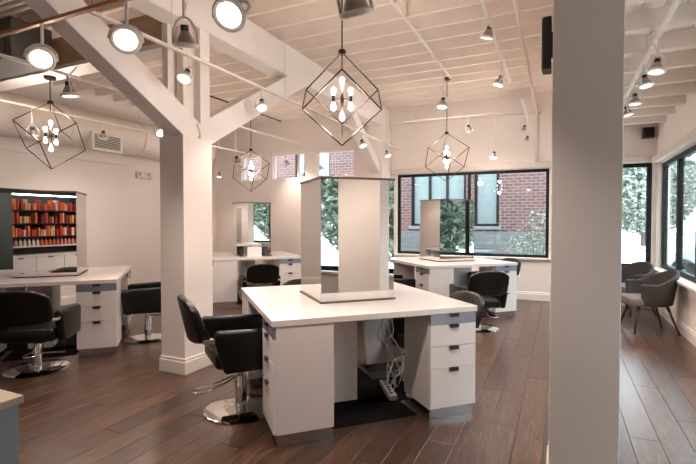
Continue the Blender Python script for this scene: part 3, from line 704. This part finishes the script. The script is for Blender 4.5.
def head(pix, plane, d, ztrack, label, w=SPOT_W, group='track heads', size=1.0):
    d = Vector(d).normalized(); off = .195*size
    ax, pos = plane
    if ax == 'y': Lp = on_y(pix[0], pix[1], pos+off*d.y)
    else: Lp = on_x(pix[0], pix[1], pos+off*d.x)
    P = Lp-d*off
    r = copy_tree(hd0) if hd_used[0] else hd0; hd_used[0] = True
    r.location = P; q = d.to_track_quat('-Z', 'Y'); r.rotation_mode = 'QUATERNION'; r.rotation_quaternion = q; r.scale = (size,)*3
    tag(r, label, 'spotlight', group)
    st = q.inverted() @ Vector((0, 0, (ztrack-.013-P.z)/size))
    if ztrack-.013-P.z > .005: MB().tube([(0, 0, 0), st], .010, 8).build('stem', 'lamp_white', r)
    else: print('HEAD ABOVE TRACK', label, P.z, ztrack)
    l = bpy.data.lights.new('spot', 'SPOT'); l.energy = w; l.color = WARM; l.spot_size = 1.9; l.spot_blend = .6; l.shadow_soft_size = .05
    lo = bpy.data.objects.new('spot', l); COL.objects.link(lo); lo.parent = r; lo.location = (0, 0, -.21)
    return r
head((41, 59), ('y', YC), (.50, -.35, -.62), 2.9, 'spotlight glowing above the doorway pendant on the copper track', w=SPOT_W*.4)
head((126, 40), ('y', YC), (.45, -.40, -.62), 2.9, 'spotlight glowing in front of the slanting brace on the copper track', w=SPOT_W*.4)
head((186, 46), ('y', YC), (-.15, .25, -.9), 2.9, 'downturned spotlight on the copper track before the slim posts', size=.8)
head((229, 15), ('y', YC), (.15, -.62, -.62), 2.9, 'spotlight shining forward at the beam end of the copper track', w=SPOT_W*.4)
head((357, 14), ('y', YC), (.05, .45, -.85), 2.9, 'spotlight seen from behind next to the large pendant rod')
for px_, py_, d, lab in ((184, 79, (.1, -.5, -.75), 'small spotlight glowing in front of the slim posts'), (262, 108, (.25, -.3, -.85), 'spotlight hanging over the beam brace joint'), (363, 146, (.3, -.2, -.85), 'spotlight hanging beside the rear timber brace'), (388, 156, (.35, -.2, -.85), 'spotlight above the back column')):
    head((px_, py_), ('x', XA), d, ZTR, lab, size=.8)
for px_, py_, d, lab in ((487, 38, (-.25, .15, -.9), 'large tilted spotlight on the track to the brick view'), (498, 85, (-.3, -.1, -.9), 'tilted spotlight further along the brick view track')):
    head((px_, py_), ('x', XD), d, 3.55, lab, w=SPOT_W*.7, size=.85)
rail('light_track', (-.46, 6.4, 3.1), (-.46, 8.9, 3.1), 'track_white', 'short white light track in front of the brick view window', hangers=(.3, 2.2), ztop=ZD)
for px_, py_, d, lab in ((523, 131, (-.3, .2, -.85), 'small spotlight above the brick view window'), (526, 141, (-.3, .2, -.85), 'last small spotlight before the brick view window')):
    head((px_, py_), ('x', -.46), d, 3.1, lab, w=SPOT_W*.5, size=.6)
for k, (px_, py_) in enumerate(((656, 72), (646, 86), (635, 104), (628, 115))):
    head((px_, py_), ('x', XRT), ((-.1, -.1, -.95), (.12, -.1, -.95), (0, 0, -1), (.2, 0, -.95))[k], 3.0, ('nearest bell spotlight of the window bay track', 'tilted bell spotlight of the window bay track', 'third bell spotlight of the window bay track', 'small far bell spotlight of the window bay track')[k], size=.75)
for k, (px_, py_) in enumerate(((33, 136), (103, 138))):
    head((px_, py_), ('x', -6.4), ((-.2, .2, -.9), (-.4, .2, -.85))[k], 3.02, ('spotlight behind the doorway pendant cage', 'spotlight in front of the wall duct outlet')[k], size=.8, w=SPOT_W*.35)
for k, (px_, py_) in enumerate(((219, 177), (288, 165), (304, 178), (322, 170))):
    head((px_, py_), ('y', 8.75), ((0, -.2, -.9), (.1, .5, -.8), (.1, -.3, -.9), (.5, .2, -.85))[k], 2.98, ('spotlight in the corner by the forked column', 'spotlight against the purple brick', 'spotlight on the pier between high windows', 'spotlight before the last high window')[k], w=SPOT_W*.06, size=.75)
# lights near the back window
rail('light_track', (-2.6, 8.0, 3.3), (-.7, 8.0, 3.3), 'track_white', 'short white light track above the wide back window', hangers=(.2, 1.7), ztop=ZD)
for k, (px_, py_) in enumerate(((443, 109), (470, 131), (494, 158))):
    if k == 0: continue
    head((px_, py_), ('y', 8.0), ((.2, .4, -.85), (0, -.2, -.95))[k-1], 3.3, ('dark backed spotlight right of the far cube pendant', 'spotlight shining over the wide back window')[k-1], w=SPOT_W*.45, size=.75)
head((442, 107), ('x', -1.62), (-.1, -.15, -.95), 3.80, 'bell spotlight next to the far pendant canopy')
head((162, 133), ('x', -4.6), (.5, -.2, -.8), ZTR, 'spotlight glowing at the column edge')
head((238, 163), ('x', -4.6), (-.1, .5, -.9), ZTR, 'brown backed spotlight left of the rear cube pendant', size=.8)
rail('light_track', (-4.6, 2.4, ZTR), (-4.6, 8.6, ZTR), 'track_white', 'thin white track passing the doorway girder', r=(.014, .014), hangers=(2.0, 4.5), ztop=ZD)
head((70, 96), ('x', -4.6), (.05, .1, -.98), ZTR, 'bell spotlight hanging right of the doorway pendant', w=SPOT_W*.6)
# conduits under the ceiling
def conduit(pts, r, label, m='ceiling_paint'):
    return tag(MB().tube(pts, r, 8).build('conduit', m, smooth=True), label, 'conduit')
conduit([(-1.62, 2.6, 3.82), (-1.62, 7.5, 3.82)], .016, 'painted conduit running to the far pendant canopy')
conduit([(-.39, 2.6, 3.56), (-.39, 9.27, 3.56), (-.39, 9.27, 2.6)], .022, 'thick painted conduit ending at the brick view window wall')
conduit([(-4.6, 9.28, 3.52), (-.3, 9.28, 3.52)], .010, 'thin painted conduit level along the back wall')
conduit([(XL+.02, 2.0, 2.62), (XL+.02, 6.6, 2.62)], .008, 'thin grey wire along the beige wall', 'duct_white')
for k in range(4):
    tag(MB().tube([(-7.4, 2.62+.09*k, 3.66), (-3.6, 2.62+.09*k, 3.66)], .022, 10).build('ceiling_pipe', 'duct_white', smooth=True), ('painted pipe of the ceiling bundle, on the camera-facing edge', 'painted pipe of the ceiling bundle, second in from its open edge', 'painted pipe of the ceiling bundle, second in from the girder', 'painted pipe of the ceiling bundle nearest the girder')[k].replace('on the camera-facing edge', 'farthest from the girder'), 'pipe', 'pipe bundle')
for k in range(3):
    tag(MB().box(-7.0+1.5*k-.02, -7.0+1.5*k+.02, 2.57, 2.94, 3.605, 3.638).box(-7.0+1.5*k-.008, -7.0+1.5*k+.008, 2.58, 2.60, 3.63, ZD).box(-7.0+1.5*k-.008, -7.0+1.5*k+.008, 2.91, 2.93, 3.63, ZD).build('pipe_hanger', 'duct_white'), 'strap hanger under the ceiling pipe bundle', 'hanger', 'pipe hangers')
q0, q1 = on_z(285, 121, 3.82), on_z(204, 96, 3.82)
conduit([((q0.x+q1.x)/2, q0.y, 3.82), ((q0.x+q1.x)/2, q1.y, 3.82)], .014, 'thin black rail under the joists near the rear cube pendant', 'black_metal')
# speakers
sp = empty('speaker', (HX0, 2.76, 2.46)); tag(sp, 'slim black column speaker mounted on the grey post', 'speaker')
MB().box(-.055, -.010, -.06, .06, -.14, .14).build('cabinet', 'black_plastic', sp, bevel=.006); MB().box(-.059, -.055, -.05, .05, -.13, .13).build('grille', 'black_metal', sp); MB().box(-.012, 0, -.03, .03, -.06, .06).build('bracket', 'black_metal', sp)
p = on_y(648, 133, YB-.07); sp = empty('speaker', (p.x, YB, p.z)); tag(sp, 'small square dark speaker high in the window corner', 'speaker')
MB().box(-.09, .09, -.14, -.02, -.09, .09).build('cabinet', 'duct_dark', sp, bevel=.008); MB().box(-.08, .08, -.145, -.14, -.08, .08).build('grille', 'black_metal', sp); MB().box(-.03, .03, -.02, 0, -.03, .03).build('bracket', 'black_metal', sp)
# ducts on the left
dx, dz, dr = -7.55, 3.10, .33
du = empty('round_duct', (dx, 5.2, dz)); tag(du, 'large white round duct along the beige wall', 'duct')
smooth_by_angle(MB().tube([(0, -5.2, 0), (0, 3.15, 0)], dr, 32).build('pipe', 'duct_white', du), .5)
for k in range(6): smooth_by_angle(MB().tube([(0, -4.6+1.45*k, 0), (0, -4.55+1.45*k, 0)], dr+.012, 32).build('seam_ring', 'duct_white', du), .5)
p = on_x(108, 142.5, -7.18); du = empty('air_outlet', (-7.24, p.y, p.z)); tag(du, 'white framed air outlet on the round duct', 'vent')
MB().box(-.06, .06, -.30, .30, -.16, .16).build('frame', 'duct_white', du, bevel=.006); MB().box(.055, .062, -.25, .25, -.12, .12).build('throat', 'duct_dark', du)
for k in range(9): MB().box(.05, .075, -.25, .25, -.11+.0275*k-.004, -.11+.0275*k+.004).build('slat', 'duct_white', du)
p = on_x(132.5, 132, -7.95); du = empty('return_grille', (-7.99, p.y, p.z)); tag(du, 'tan return air grille above the round duct', 'vent')
MB().box(0, .03, -.34, .34, -.17, .17).build('frame', 'grille_tan', du, bevel=.005)
for k in range(12): MB().box(.03, .045, -.31, .31, -.14+.0255*k-.006, -.14+.0255*k+.006).build('slat', 'grille_tan', du)
du = empty('air_handler', (-5.95, 3.05, 3.22)); tag(du, 'dark boxy air handler under the ceiling near the girder', 'air handler')
MB().box(-1.0, .75, -.15, .28, 0, .42).build('casing', 'duct_dark', du, bevel=.01); MB().box(-.9, .65, -.16, -.15, .04, .38).build('panel', 'duct_dark', du)
p = on_x(145, 175.5, XL+.06); du = empty('emergency_light', (XL, p.y, p.z)); tag(du, 'small grey emergency light high on the beige wall', 'light')
MB().box(0, .07, -.20, .20, -.07, .07).build('casing', 'duct_white', du, bevel=.02, seg=3)
for s in (-1, 1): smooth_by_angle(MB().tube([(.05, s*.12, .03), (.13, s*.12, .02)], [.035, .05], 16).build('lamp', 'lamp_white', du))
# ================================================================== SHELF OF COLOUR BOXES (seen in the mirrored box)
SX0, SX1, SY = -4.55, -2.45, 0.0
sh = empty('product_shelf', ((SX0+SX1)/2, SY, 0)); tag(sh, 'dark open shelf unit over white drawers, seen in the mirrored box', 'shelf')
hw = (SX1-SX0)/2
MB().box(-hw, hw, -.35, 0, .0, .86).build('base', 'white_laminate', sh, bevel=.003)
for cxi in range(4):
    for z0, z1 in ((.04, .30), (.31, .57), (.58, .84)):
        x0 = -hw+hw/2*cxi+.006; d = MB().box(x0, x0+hw/2-.012, 0, .018, z0, z1).build('drawer', 'white_laminate', sh, bevel=.002)
        MB().box(x0+hw/4-.05, x0+hw/4+.04, .018, .035, z1-.02, z1-.004).build('handle', 'pull_dark', d)
MB().box(-hw, hw, -.36, -.34, .86, 2.3).build('back_panel', 'shelf_dark', sh)
for xx in (-hw, hw-.025): MB().box(xx, xx+.025, -.34, 0, .86, 2.3).build('side_panel', 'shelf_dark', sh)
MB().box(-hw-.02, hw+.02, -.36, .03, .86, .885).build('counter', 'worktop_white', sh)
MB().box(-hw+.03, hw-.03, -.05, -.02, 1.965, 1.985).build('led_strip', 'strip_lit', sh)
MB().box(-hw, hw, -.34, 0, 2.28, 2.3).build('top_panel', 'shelf_dark', sh)
LV = [1.04, 1.22, 1.46, 1.70, 2.01]
for z_ in LV: MB().box(-hw+.025, hw-.025, -.32, -.01, z_-.02, z_).build('shelf_board', 'white_laminate' if z_ < 1.2 else 'shelf_dark', sh)
rnd = random.Random(5)
bms = {}
for c in ('red', 'orange', 'gold', 'cream', 'maroon'):
    for h in (.12, .155, .19): bms[(c, h)] = MB().box(-.017, .017, -.11, 0, 0, h).mesh('colour_box', 'box_'+c)
shelfname = {1: 'lowest', 2: 'middle', 3: 'upper'}
CN = {'red': 'red', 'orange': 'orange', 'gold': 'golden', 'cream': 'cream', 'maroon': 'dark red'}
for li in (1, 2, 3):
    x = SX0+.06
    while x < SX1-.06:
        c = rnd.choices(('red', 'orange', 'gold', 'cream', 'maroon'), (5, 4, 3, 2, 1))[0]; h = rnd.choice((.12, .155, .19))
        if rnd.random() > .08:
            o = bpy.data.objects.new('colour_box', bms[(c, h)]); COL.objects.link(o); o.location = (x, SY-.03, LV[li])
            sz = {.12: 'short', .155: 'mid-height', .19: 'tall'}[h]
            tag(o, '%s %s hair colour box on the %s dark shelf' % (sz, CN[c], shelfname[li]), 'box', '%s %s boxes on the %s shelf' % (sz, CN[c], shelfname[li]))
        x += rnd.choice((.038, .042, .05, .07))
btm = MB().lathe([(0, 0), (.024, 0), (.024, .09), (.010, .105), (.010, .125), (0, .125)], 12)
bt = {c: btm.mesh('product_bottle', 'box_'+c) for c in ('pink', 'cream', 'orange')}
x = SX0+.08; i = 0
while x < SX1-.06:
    c = ('pink', 'pink', 'cream', 'orange')[i // 5 % 4]
    o = bpy.data.objects.new('product_bottle', bt[c]); COL.objects.link(o); o.location = (x, SY-.06, LV[0]); tag(o, '%s product bottle on the white shelf over the drawers' % c, 'bottle', '%s bottles over the drawers' % c)
    x += .075; i += 1
